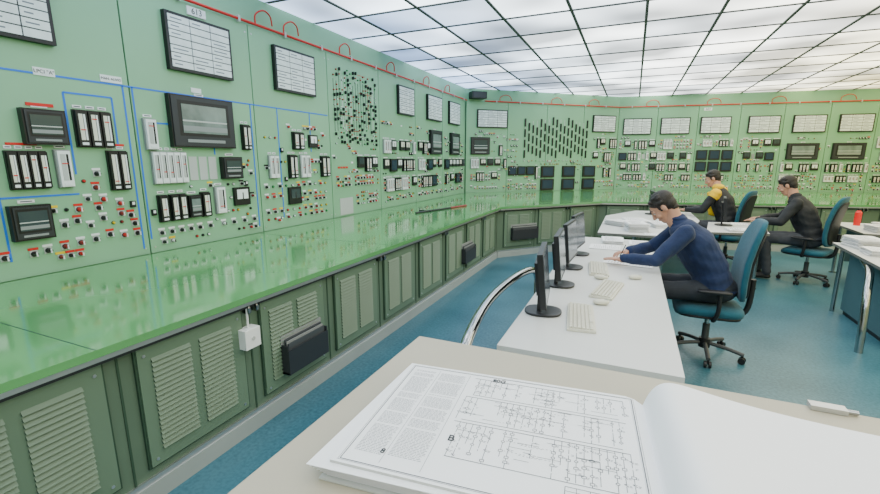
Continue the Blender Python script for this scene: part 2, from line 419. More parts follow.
met(I,4.5,4.66,1.44,1.7,2); met(I,4.02,4.2,1.77,1.97,2); sqg(I,4.3,4.45,1.8,1.95); 
for z in (1.0,1.08,1.25,1.36,1.58,1.8):
    for x in [3.58+.1*i for i in range(11)]:
        if z>1.4 and random.random()<.6: continue
        if not free(OCC[id(I)],x-.028,x+.028,z-.02,z+.04): continue
        if random.random()<.6:
            knob(I,x,z,random.choice(('black','black','red','darkred')),.013,random.choice(('yellow','yellow','white','red'))) 
        else: lamp(I,x,z,random.choice(('red','yellow','white','greenlamp')))
sprinkle([I],I,3.55,4.65,.98,2.05,50,('black','red','yellow','white','yellow'))
L=kb(5,'blue_lines'); hline(L,3.5,4.7,2.21); vline(L,3.82,1.0,2.21); vline(L,4.35,1.75,2.21)
I=kb(6,'mimic_board'); mimic(I,4.85,5.85,1.84,2.82)
I=kb(6,'instruments'); plate(I,4.88,5.18,.90,1.13,'lightgrey')
fill(I,5.3,5.9,1.48,1.7,('sq','met')); fill(I,4.8,5.9,1.28,1.42,('knob','lamp')); fill(I,5.25,5.9,1.0,1.2,('knob','lamp','lamp'))
sprinkle([I],I,4.78,5.9,1.42,1.8,34)
for k in (7,8,9):
    I=kb(k,'instruments'); a=secx(k)+.06; c=min(9.72,secx(k+1)-.06)
    if k==7: fill(I,a,c,1.75,1.97,('met','sq','sq','scr'))
    elif k==8: rec(I,a+.5,a+1.05,1.76,2.22); fill(I,a,a+.48,1.76,1.98,('sq','met'))
    else: rec(I,a+.3,a+.8,1.76,2.22)
    fill(I,a,c,1.46,1.67,('sq','sq','met','scr')); fill(I,a,c,1.14,1.36,('sq','met','knob','lamp','scr')); fill(I,a,c,.98,1.08,('knob','lamp'),p=.7)
    sprinkle([I,kb(k,'annunciator_window')],I,a,c,.98,2.3,60)
for k in (0,1,2):
    I=kb(k,'instruments'); a=secx(k)+.06; c=secx(k+1)-.06
    fill(I,a,c,1.75,1.98,('rec','met')); fill(I,a,c,1.46,1.7,('met','sq','pl')); fill(I,a,c,1.14,1.36,('rec','met','knob')); fill(I,a,c,1.0,1.07,('knob',))
    hline(kb(k,'blue_lines'),a-.06,c+.06,2.21)
for (k,nm),bb in kinds.items(): loc(bb,secA[k],nm,secx(k))
def text(body,x,z,size,e,shift,name,matn='black',y=-.0075):
    cu=bpy.data.curves.new(name,'FONT'); cu.body=body; cu.size=size; cu.align_x='CENTER'; cu.align_y='CENTER'; cu.extrude=.0005
    cu.materials.append(MATS[matn]); o=bpy.data.objects.new(name,cu); bpy.context.collection.objects.link(o); o.parent=e
    o.matrix_local=Matrix.Translation((x-shift,y,z))@Matrix.Rotation(math.pi/2,4,'X')
text('LPCI "A"',1.73,2.225,.032,secA[3],secx(3),'label_text'); text('MAN. ALIVIO',2.145,2.245,.024,secA[3],secx(3),'label_text')
def sign(e,x,z,t):
    b=MB(); b.box(x-.09,x+.09,-.012,-.0,z-.035,z+.035,'white'); b.build('number_plate',e)
    text(t,x,z,.07,e,0,'number_text',y=-.0135)
sign(secA[4],.66,2.925,'613')

# wall B
MBm=frame((-3.65,9.8),(3.2,2.9)); LB=math.hypot(3.2,2.9); PB=LB/4
secB=sections(MBm,0,PB,4); kinds={}
ann(kb(0,'annunciator_window'),.27,1.05,2.40,2.81); ann(kb(3,'annunciator_window'),3.5,4.2,2.36,2.78)
I=kb(0,'instruments'); rec(I,.12,.6,1.78,2.18,'glass_dark'); met(I,.85,.95,1.75,2.0,1)
I=kb(1,'mimic_board')
for i in range(17):
    x=1.55+i*.112; z=1.70+.05*((i*3)%4); top=2.66-.012*abs(i-8)
    vline(I,x,z-.05,top,'lightgrey',.006)
    while z<top-.1:
        I.box(x-.015,x+.015,-.03,0,z,z+.19,'black'); z+=.25
    lamp(I,x,1.63,random.choice(('red','white','greenlamp')))
I=kb(2,'instruments')
for c in range(3):
    for r in range(2): scr(I,2.04+c*.62,2.42+c*.62,1.2+r*-.32+.02,1.2+r*-.32+.3)
fill(I,1.1,2.0,1.18,1.5,('met','scr','sq')); fill(I,1.1,1.95,.92,1.1,('knob','lamp')); fill(I,2.0,3.4,1.53,1.6,('lamp',))
sprinkle([I],I,1.1,3.5,.95,1.6,60)
I=kb(0,'instruments'); fill(I,.1,1.05,1.45,1.68,('met','sq','lamp')); fill(I,.1,1.05,1.15,1.36,('met','sq','knob')); fill(I,.1,1.05,.95,1.06,('knob','lamp'))
sprinkle([I],I,.1,1.4,.95,2.3,60)
I=kb(3,'instruments'); fill(I,3.55,4.28,1.95,2.2,('met','sq')); fill(I,3.5,4.28,1.6,1.85,('met','lamp','sq')); fill(I,3.9,4.28,1.2,1.45,('met','knob')); fill(I,3.95,4.28,.95,1.08,('knob','lamp'))
sprinkle([I],I,3.5,4.28,.95,2.3,50)
for (k,nm),bb in kinds.items(): loc(bb,secB[k],nm,k*PB)
# wall C
MC=frame((-.45,12.7),(5.85,1.0)); PC=.94; secC=sections(MC,0,PC,9,z1=2.98); kinds={}
for i,s in enumerate((.12,1.02,1.94,3.0,3.95,4.89,5.8,6.7,7.6)):
    k=min(8,int((s+.34)/PC)); ann(kb(k,'annunciator_window'),s,s+.68,2.30,2.71,nr=6)
for k in range(9):
    I=kb(k,'instruments'); a=k*PC+.04; c=(k+1)*PC-.04
    if k==2:
        for cc in range(3):
            for rr in range(2): scr(I,a+.0+cc*.29,a+.25+cc*.29,1.36+rr*.29,1.61+rr*.29)
        fill(I,a,c,1.98,2.14,('met','lamp','knob'))
    elif k in (4,5):
        rec(I,a+.1,a+.76,1.66,2.05,'glass_grey'); fill(I,a,c,1.36,1.56,('met','lamp','sq'))
    else:
        fill(I,a,c,1.92,2.15,('met','sq','knob','lamp')); fill(I,a,c,1.64,1.84,('met','scr','sq','pl')); fill(I,a,c,1.36,1.56,('sq','lamp','met','knob'))
    fill(I,a,c,1.12,1.28,('lamp','knob','lamp','met'),p=.95); fill(I,a,c,.93,1.05,('lamp','knob'),p=.95)
    sprinkle([I],I,a,c,.92,2.22,70)
for (k,nm),bb in kinds.items(): loc(bb,secC[k],nm,k*PC)
sign(secC[2],.2,2.9,'603')
def conduit(M,e,x0,x1,z,loops,w):
    b=MB(); Mi=e.matrix_world.inverted()@M
    b.tube([Mi@V((x0,-.02,z)),Mi@V((x1,-.02,z))],.014,'red',6,False)
    x=x0+.3
    while x<x1: b.box(x-.012,x+.012,-.036,.0,z-.03,z+.03,'lightgrey',Mi); x+=.62
    h=.14; z+=.01
    for x in loops:
        b.tube([Mi@V(p) for p in ((x-w/2,-.02,z),(x-w/2,-.03,z+h*.6),(x-w*.1,-.05,z+h),(x+w*.3,-.05,z+h*.8),(x+w/2,-.03,z+h*.2))],.008,'red',6)
    b.build('red_cable_conduit',e)
bpy.context.view_layer.update()
conduit(MA,secA[4],-2.5,9.78,3.0,(1.6,3.7,4.1,5.1,6.3,7.6,8.6),.22)
conduit(MBm,secB[1],.46,LB,3.0,(1.0,2.4,3.5),.3); conduit(MC,secC[2],0,8.3,3.0,(.8,2.2,3.6,5.0),.3)
b=MB(); M=MBm; b.box(.06,.42,-.22,-.002,3.03,3.18,'black',M); b.box(.09,.39,-.225,-.219,3.045,3.165,'darkgrey',M); b.build('loudspeaker')

# ------------------------------------------------------------------ console
inner=[(-1.97,YB),(-1.97,7.0),(-.5,8.75),(3.95,9.95),(XR-.05,11.05)]
outer=[(XR-.05,P3[1]-.06),(-.45,12.65),(-3.62,9.78),(-3.62,YB)]
ce=empty('control_console',Matrix())
b=MB(); b.prism(inner+outer,.845,.88,'console_green'); b.build('desktop',ce,bevel=.006)
b=MB(); fr=[]
for (A,B) in zip(inner[:-1],inner[1:]):
    M=frame(A,(B[0]-A[0],B[1]-A[1])); L=math.hypot(B[0]-A[0],B[1]-A[1]); fr.append((M,L))
    b.box(-.0,L,.006,.03,.822,.845,'aluminium',M); b.box(0,L,.03,.06,.80,.845,'darkgrey',M)
b.build('edge_trim',ce)
b=MB(); v=MB(); h=MB(); pl=MB()
for si,(M,L) in enumerate(fr):
    b.box(-.02 if si else 0,L+.03,.075,.12,.06,.845,'fascia_green',M)
    pl.box(-.01,L+.02,.05,.12,0,.10,'plinth',M); pl.box(-.01,L+.02,.06,.12,.10,.125,'aluminium',M)
    x=.12; k=0; P=.735
    if si==0: x=(1.13-P*5)-YB
    while x+.55<L:
        if x>0:
            v.box(x-.01,x+.60,.062,.078,.17,.80,'seam',M); v.box(x,x+.59,.055,.07,.18,.79,'vent_green',M)
            for c in range(2):
                for r in range(19):
                    z=.25+r*.0255; a=x+.06+c*.25
                    vs=[M@V(p) for p in ((a,.055,z+.018),(a+.2,.055,z+.018),(a+.2,.043,z),(a,.043,z),(a,.055,z),(a+.2,.055,z))]
                    v.add(vs,[(0,3,2,1)],'vent_green'); v.add(vs,[(3,4,5,2),(0,4,3),(1,2,5)],'seam')
            for zz in (.75,.21):
                for xx in (x+.03,x+.56): v.cyl(M@V((xx,.056,zz)),M.to_3x3()@V((0,-1,0)),.008,.004,'aluminium',8)
            if k%2==1:
                for xx in (x+.62,x+.68):
                    h.box(xx-.006,xx+.006,.02,.07,.765,.82,'chrome',M); h.cyl(M@V((xx,.02,.775)),(0,0,1),.012,.03,'chrome',8)
        b.box(x+.655,x+.665,.071,.08,.06,.845,'seam',M)
        x+=P; k+=1
b.build('fascia',ce); v.build('louvre_panels',ce); pl.build('plinth',ce); h.build('latches',ce)
b=MB()
for y in (-1.5,.95,3.4,5.85): b.box(-3.6,-1.972,y-.0025,y+.0025,.8795,.8806,'seam')
b.build('desktop_joints',ce)
def holder(M,x0,x1,z0,z1,yf,nm):
    b=MB(); t=.065
    b.box(x0,x1,yf-t,yf-.002,z0,z0+.012,'darkgrey'); b.box(x0,x0+.01,yf-t,yf-.002,z0,z1-.06,'darkgrey'); b.box(x1-.01,x1,yf-t,yf-.002,z0,z1-.06,'darkgrey')
    b.box(x0,x1,yf-t-.006,yf-t,z0,z1-.09,'darkgrey'); b.box(x0,x1,yf-.01,yf-.002,z0,z1,'grey')
    for i in range(3): b.box(x0+.02,x1-.02,yf-.055+i*.014,yf-.048+i*.014,z0+.02,z1-.05+.012*i,('plastic_grey','grey','plastic_grey')[i])
    ob=b.build(nm,ce,M=M)
MF=frame((-1.97,0),(0,1)); holder(MF,2.0,2.40,.26,.52,.055,'document_holder_near'); holder(MF,5.3,5.72,.28,.54,.055,'document_holder_mid')
holder(fr[1][0],.25,.8,.3,.56,.055,'document_holder_far')
b=MB(); b.box(1.69,1.80,.0,.072,.56,.68,'white'); b.cyl((1.745,.0,.62),(0,-1,0),.012,.004,'lightgrey',12); b.cyl((1.745,.035,.68),(0,0,1),.007,.12,'white',8)
b.build('junction_box',ce,M=MF,bevel=.004)
b=MB(); b.tube([(-2.85,5.6,.893),(-2.55,6.9,.893)],.014,'black',8,False); b.tube([(-2.65,6.45,.893),(-2.55,6.9,.893)],.016,'darkred',8,False); b.box(-2.95,-2.75,5.9,5.93,.881,.9,'black'); b.build('pointer_stick')

# ------------------------------------------------------------------ front desk + book
b=MB(); b.box(-.53,1.45,.12,1.055,1.12,1.15,'desk_beige'); b.box(-.532,1.452,.118,1.057,1.105,1.125,'desk_edge')
b.box(-.46,1.38,.2,1.0,.05,1.105,'desk_white'); b.box(-.44,1.36,.22,.98,0,.05,'darkgrey')
b.build('reading_counter',bevel=.003)
b=MB(); b.box(.37,.43,1.035,1.058,1.151,1.161,'aluminium'); b.cyl((.43,1.045,1.156),(1,0,0),.005,.018,'chrome',8); b.build('desk_clip')
be=empty('drawing_binder',place(.055,.885,1.151,math.radians(5.5)))
PH=.352; PWL=.498
def pagesurf(name,xs,zf,m,th=0.0):
    b=MB(); n=len(xs); vs=[]
    for y in (0,-PH):
        for x in xs: vs.append((x,y,zf(x)))
    base=[]
    for y in (0,-PH):
        for x in xs: base.append((x,y,th))
    b.add(vs,[(i,i+1,n+i+1,n+i) for i in range(n-1)],m,True)
    b.add(vs+base,[(i,i+1,2*n+i+1,2*n+i) for i in range(n-1)]+[(n+i,n+i+1,3*n+i+1,3*n+i) for i in range(n-1)],'page_edge')
    b.add(vs+base,[(0,n,3*n,2*n),(n-1,2*n-1,4*n-1,3*n-1)],'page_edge')
    return b.build(name,be)
lz=lambda x: .030-(.014*max(0,(x+.035)/.035)**2 if x>-.035 else 0)
pagesurf('left_page_stack',[-PWL+PWL*i/30 for i in range(31)],lz,'paper')
def rz(x):
    t=x/.55
    return .016+.078*(1-math.exp(-x/.020))*math.exp(-t*2.6)
pagesurf('right_page_stack',[.55*(i/40)**1.6 for i in range(41)],rz,'paper')
b=MB(); b.box(-.512,.57,-PH-.012,.012,-.0,.003,'lightgrey'); b.build('cover',be)
b=MB()
for i in range(7):
    o=.004+.004*i; z=.004+.0036*i
    b.add([(-PWL-o*1.2,-PH-.002-o*.5,z),(-.2,-PH-.002-o*.3,z),(-.2,-.003,z),(-PWL-.004,-.003,z)],[(0,1,2,3)],'paper')
b.build('loose_sheets',be)
D=MB(); Z=.0304; SY=PH/.40; SX=PWL/.468
def ln(x0,y0,x1,y1,w=.0005,m='ink'):
    x0*=SX;x1*=SX;y0*=SY;y1*=SY
    d=V((x1-x0,y1-y0)); 
    if d.length<1e-6: return
    n=V((-d.y,d.x)).normalized()*w*1.15
    D.add([(x0+n.x,y0+n.y,Z),(x1+n.x,y1+n.y,Z),(x1-n.x,y1-n.y,Z),(x0-n.x,y0-n.y,Z)],[(0,3,2,1)],m)
def rect(x0,y0,x1,y1,w=.0004,m='ink'): ln(x0,y0,x1,y0,w,m);ln(x1,y0,x1,y1,w,m);ln(x1,y1,x0,y1,w,m);ln(x0,y1,x0,y0,w,m)
def circ(x,y,r,m='ink',w=.0004):
    for k in range(8): a=k*math.pi/4; c=a+math.pi/4; ln(x+r*math.cos(a),y+r*math.sin(a),x+r*math.cos(c),y+r*math.sin(c),w,m)
rect(-.455,-.39,-.022,-.012,.0006)
rect(-.458,-.393,-.019,-.009,.0003,'ink_light')
for col,(xa,xb) in enumerate(((-.445,-.40),(-.39,-.335))):
    y=-.03
    while y>-.36:
        x=xa
        while x<xb-.004:
            l=.002+random.random()*.006; ln(x,y,min(x+l,xb),y,.00045,'ink_light'); x+=l+.0015
        y-=.0042 if random.random()<.9 else .01
ln(-.395,-.02,-.395,-.38,.0003,'ink_light'); ln(-.33,-.02,-.33,-.38,.0003,'ink_light')
rg=random.Random(3)
xs=[-.318+i*.0112 for i in range(26)]
bands=[(-.028,-.105),(-.115,-.205),(-.215,-.325)]
for (ya,yb) in bands:
    ln(xs[0],ya,xs[-1],ya,.0006); ln(xs[0]+.01,yb,xs[-1]-.01,yb,.0005)
    for i,x in enumerate(xs):
        if rg.random()<.25: continue
        y=ya
        end=yb if rg.random()<.6 else ya+(yb-ya)*rg.uniform(.4,.9)
        while y>end:
            seg=min(y-end,.006+rg.random()*.02); ln(x,y,x,y-seg,.00035,'ink'); y-=seg
            if y-end<.008: break
            t=rg.random()
            if t<.3: rect(x-.003,y,x+.003,y-.006); y-=.006
            elif t<.5: circ(x,y-.0028,.0028); y-=.0056
            elif t<.75: ln(x-.0028,y,x+.0028,y-.005); ln(x-.003,y,x+.003,y,.0003); y-=.005
            else: y-=.004
            if rg.random()<.6:
                for q in range(2): ln(x+.004,y+.003-q*.003,x+.004+.002+.003*rg.random(),y+.003-q*.003,.0004,'ink_light')
    for _ in range(14):
        i=rg.randrange(22); y=ya+(yb-ya)*rg.random(); ln(xs[i],y,xs[min(25,i+rg.randrange(1,5))],y,.00035)
for _ in range(7):
    x=-.31+rg.random()*.2; y=-.04-rg.random()*.24; 
    for q in range(6): ln(x+q*.006,y,x+q*.006+.003,y,.0003); ln(x+q*.006,y-.03,x+q*.006+.003,y-.03,.0003)
rect(-.13,-.335,-.025,-.387); 
for q in range(5): ln(-.13,-.345-q*.009,-.025,-.345-q*.009,.0003); ln(-.115+q*.018,-.335,-.115+q*.018,-.387,.0003)
D.build('schematic_drawing',be)
for t,x,y,s in (('80G',-.30,-.015,.016),('B',-.335,-.235,.022),('8',-.43,-.30,.016)):
    cu=bpy.data.curves.new('t','FONT'); cu.body=t; cu.size=s; cu.extrude=.0002; cu.offset=.0003; cu.materials.append(MATS['black'])
    o=bpy.data.objects.new('page_text',cu); bpy.context.collection.objects.link(o); o.parent=be; o.location=(x,y-.012,Z+.0004)

# ------------------------------------------------------------------ operator desks
b=MB(); b.box(-.55,.27,1.95,5.35,.722,.75,'desk_white'); b.box(-.551,.271,1.949,5.351,.716,.724,'desk_edge')
for y in (2.05,3.35,5.2): b.box(-.46,.0,y,y+.03,.0,.716,'lightgrey')
b.box(-.46,-.44,2.08,5.2,.2,.716,'lightgrey')
b.build('operator_desk')
b=MB(); b.tube([(-.60,1.62,0),(-.60,1.62,.5),(-.60,1.63,.76),(-.62,1.72,.86),(-.69,2.3,.87),(-.66,2.9,.87),(-.61,3.18,.82),(-.60,3.22,.6),(-.60,3.22,0)],.026,'chrome',16)
b.cyl((-.6,1.62,0),(0,0,1),.05,.01,'chrome',14); b.cyl((-.6,3.22,0),(0,0,1),.05,.01,'chrome',14)
b.build('handrail')
def desk(name,poly,legs,panel=None):
    b=MB(); b.prism(poly,.722,.75,'desk_white','desk_edge')
    for (x,y) in legs: b.tube([(x,y,0),(x,y,.722)],.022,'chrome',10,False); b.cyl((x,y,0),(0,0,1),.045,.012,'chrome',12)
    if panel: b.box(*panel,'desk_panel')
    return b.build(name)
desk('operator_desk',[(-.35,5.75),(.45,5.75),(.8,6.6),(.98,7.5),(.98,8.7),(.1,8.6),(-.35,7.6)],[(-.25,5.85),(.4,5.85),(.88,8.6),(.1,8.4)],(.1,.12,7.2,8.3,.2,.72))
desk('operator_desk',[(.92,6.35),(1.62,6.5),(1.74,7.6),(1.08,7.4)],[(1.0,6.45),(1.54,6.6),(1.64,7.48),(1.15,7.3)])
b=MB(); b.prism([(2.0,4.72),(3.4,4.55),(3.4,6.0),(2.1,6.1)],.722,.75,'desk_white','desk_edge')
b.box(2.2,3.3,4.85,5.9,.05,.72,'desk_panel'); b.box(2.22,3.28,4.87,5.88,0,.05,'black')
b.tube([(1.93,4.70,0),(1.93,4.72,.25),(1.95,4.80,.5),(2.02,5.0,.66),(2.12,5.4,.70)],.03,'chrome',12)
b.tube([(2.15,5.95,0),(2.15,5.95,.722)],.022,'chrome',10,False)
b.build('operator_desk')
desk('operator_desk',[(2.7,7.0),(4.6,6.8),(4.6,8.0),(2.75,8.2)],[(2.8,7.1),(4.5,6.9),(4.5,7.9),(2.85,8.1)],(2.9,4.4,8.0,8.03,.2,.72))

def monitor(x,y,ang,z=.7505):
    e=empty('computer_monitor',place(x,y,z,ang))
    b=MB(); b.sup((0,0,.009),(.11,.10,.008),'plastic_black',.8,.4); b.box(-.035,-.012,-.03,.03,.01,.2,'plastic_black')
    T=Matrix.Translation((0,0,.23))@Matrix.Rotation(math.radians(-6),4,'Y')
    b.box(-.02,.012,-.205,.205,-.15,.165,'plastic_black',T); b.box(-.045,-.018,-.12,.12,-.09,.1,'plastic_black',T)
    b.box(.011,.0135,-.19,.19,-.13,.15,'screen_blue',T)
    b.build('display',e,bevel=.004)
for y,a in ((2.52,.12),(3.15,.05),(3.72,-.05),(4.3,-.1)): monitor(-.43,y,a)
monitor(1.22,7.1,-.15); monitor(.35,8.1,.1); monitor(3.5,7.4,-1.9)
def keyboard(x,y,ang,z=.7505):
    b=MB(); b.box(-.075,.075,-.22,.22,0,.014,'keys')
    for r in range(6):
        for c in range(18):
            if r==0 and 4<c<10: continue
            yy=-.21+c*.0236; xx=.045-r*.0215
            b.box(xx-.0005,xx+.017,yy,yy+.019,.014,.022+.001*r,'keys')
        if r==0: b.box(.045,.062,-.11,.02,.014,.022,'keys')
    b.build('keyboard',M=place(x,y,z,ang),bevel=.0015)
keyboard(-.21,2.50,.12); keyboard(-.10,3.14,-.15); keyboard(-.2,3.74,.1); keyboard(.7,8.1,0)
def mouse(x,y,a,z=.7505):
    b=MB(); b.sup((0,0,.0165),(.052,.03,.016),'keys',.9,.8); b.box(.02,.04,-.002,.002,.029,.033,'grey'); b.build('computer_mouse',M=place(x,y,z,a))
mouse(-.12,2.81,.3); mouse(-.16,3.44,0); mouse(.08,3.55,.4)
def papers(x,y,a,w=.21,d=.297,n=1,z=.7505,lines=True,name='paper_sheet',spread=.01):
    b=MB(); rr=random.Random(int(x*100+y*10))
    for i in range(n):
        M=Matrix.Rotation(rr.uniform(-.06,.06)*(n>1),4,'Z')@Matrix.Translation((rr.uniform(-spread,spread)*(n>1),rr.uniform(-spread,spread)*(n>1),0))
        b.box(-w/2,w/2,-d/2,d/2,i*.003+.0005*(i>0),i*.003+.0028,'paper' if i%4 else 'page_edge',M)
    if lines:
        t=n*.003+.0003
        for k in range(14):
            yy=-d/2+.02+k*(d-.04)/14; b.box(-w/2+.02,-w/2+.02+(w-.04)*rr.uniform(.5,1),yy,yy+.003,t-.001,t,'ink_light')
    b.build(name,M=place(x,y,z,a))
papers(.03,4.14,1.45,n=2,w=.3,d=.40); papers(.08,4.53,1.5,w=.2,d=.28); papers(-.2,4.78,1.6,.26,.3,2)
papers(-.15,5.14,.05,n=12,name='paper_stack'); papers(.1,6.1,.2,.23,.31,36,name='paper_stack',spread=.02); papers(-.12,6.55,.9,.23,.31,22,name='paper_stack',spread=.02)
papers(.4,6.6,.3,.23,.31,18,name='paper_stack'); papers(.3,5.86,-1.55,n=2,w=.16,d=.22); papers(.1,7.1,.3,.3,.38,8,name='paper_stack'); papers(1.5,7.3,1.4,n=2); papers(1.3,6.62,.15,.23,.25,8,name='paper_stack')
papers(2.28,5.85,.1,.24,.32,34,name='paper_stack',spread=.015); papers(2.33,5.45,1.5,.28,.38,18,name='paper_stack'); papers(2.75,5.75,.1,n=24,name='paper_stack'); papers(2.95,7.25,.1,n=26,name='paper_stack'); papers(4.1,7.15,.1,n=10,name='paper_stack'); papers(3.3,7.85,.1,.26,.36,14,name='paper_stack')
papers(.12,5.14,.05,.18,.26,4,name='paper_stack')
def phone(x,y,a,z=.7505):
    b=MB(); b.box(-.09,.09,-.10,.10,0,.035,'plastic_black'); b.box(-.07,-.0,-.02,.08,.035,.04,'grey')
    for i in range(3):
        for j in range(4): b.box(.02+i*.02-.01,.034+i*.02-.01,-.02+j*.022,-.004+j*.022,.035,.041,'lightgrey')
    b.tube([(-.10,-.07,.06),(0,-.07,.072),(.10,-.07,.06)],.016,'plastic_black',10); b.cyl((-.09,-.07,.036),(0,0,1),.026,.03,'plastic_black',12); b.cyl((.09,-.07,.036),(0,0,1),.026,.03,'plastic_black',12)
    b.build('desk_telephone',M=place(x,y,z,a),bevel=.003)
phone(.62,7.1,.2); phone(2.75,5.2,1.2)
b=MB()
for i in range(6):
    x=i*.062; c=('white','binder_blue','lightgrey','white','black','red')[i]
    b.box(x,x+.056,0,.26,0,.31,c); b.box(x+.012,x+.044,-.002,0,.17,.26,'paper'); b.cyl((x+.028,-.001,.06),(0,-1,0),.012,.003,'aluminium',10)
b.build('ring_binder_row',M=place(3.9,7.65,.7505,0),bevel=.002)
b=MB(); b.cyl((0,0,0),(0,0,1),.038,.18,'red',14); b.cyl((0,0,.18),(0,0,1),.038,.03,'red',14,.018); b.cyl((0,0,.21),(0,0,1),.019,.03,'black',12); b.build('drink_bottle',M=place(2.93,7.85,.7505,0))

# ------------------------------------------------------------------ chairs (forward = local +x)
def chair(x,y,ang):
    e=empty('office_chair',place(x,y,0,ang))
    b=MB()
    for k in range(5):
        a=k*2*math.pi/5+.3; d=V((math.cos(a),math.sin(a),0))
        b.tube([V((0,0,.11))+d*.03,V((0,0,.10))+d*.16,V((0,0,.075))+d*.29],.017,'plastic_grey',8)
        c=d*.28; n=V((-d.y,d.x,0))
        for s in (-1,1): b.cyl(V((c.x,c.y,.027))+n*.008*s,n*s,.027,.018,'plastic_black',14)
        b.cyl((c.x,c.y,.03),(0,0,1),.01,.045,'plastic_black',8)
    b.cyl((0,0,.07),(0,0,1),.045,.08,'plastic_black',14); b.cyl((0,0,.14),(0,0,1),.028,.14,'plastic_grey',12); b.cyl((0,0,.26),(0,0,1),.018,.13,'chrome',12)
    b.box(-.14,.12,-.11,.11,.37,.405,'plastic_black')
    b.build('base',e)
    b=MB(); b.sup((.02,0,.44),(.25,.25,.042),'chair_blue',.4,.5,fn=lambda p:V((p.x,p.y,p.z-2.4*max(0,p.x-.14)**2)))
    b.sup((.02,0,.40),(.235,.235,.02),'plastic_black',.4,.5); b.build('seat',e)
    b=MB()
    def bend(p): 
        t=(p.z+.32)/.64
        return V((p.x+ .36*p.y*p.y -.085*t +.04*math.sin(t*math.pi), p.y*(1-.16*t*t), p.z))
    b.sup((-.205,0,.86),(.030,.225,.33),'chair_blue',.45,.45,fn=bend,nv=20,nu=28)
    b.sup((-.236,0,.84),(.014,.195,.28),'plastic_black',.45,.45,fn=bend,nv=20,nu=28)
    b.build('backrest',e)
    b=MB(); b.tube([(-.1,0,.385),(-.22,0,.39),(-.275,0,.47),(-.285,0,.70)],.022,'plastic_black',10)
    for s in (-1,1):
        b.tube([(.0,.2*s,.39),(.0,.27*s,.40),(-.02,.29*s,.48),(-.02,.29*s,.62)],.017,'plastic_black',8)
        b.sup((.02,.29*s,.635),(.12,.035,.016),'plastic_black',.6,.6)
    b.build('armrests',e)
C1=(.68,4.12,math.pi); C2=(1.47,8.15,math.radians(158)); C3=(2.28,7.3,math.radians(163))
chair(*C1); chair(C2[0],C2[1],math.radians(148)); chair(C3[0],C3[1],math.radians(148))

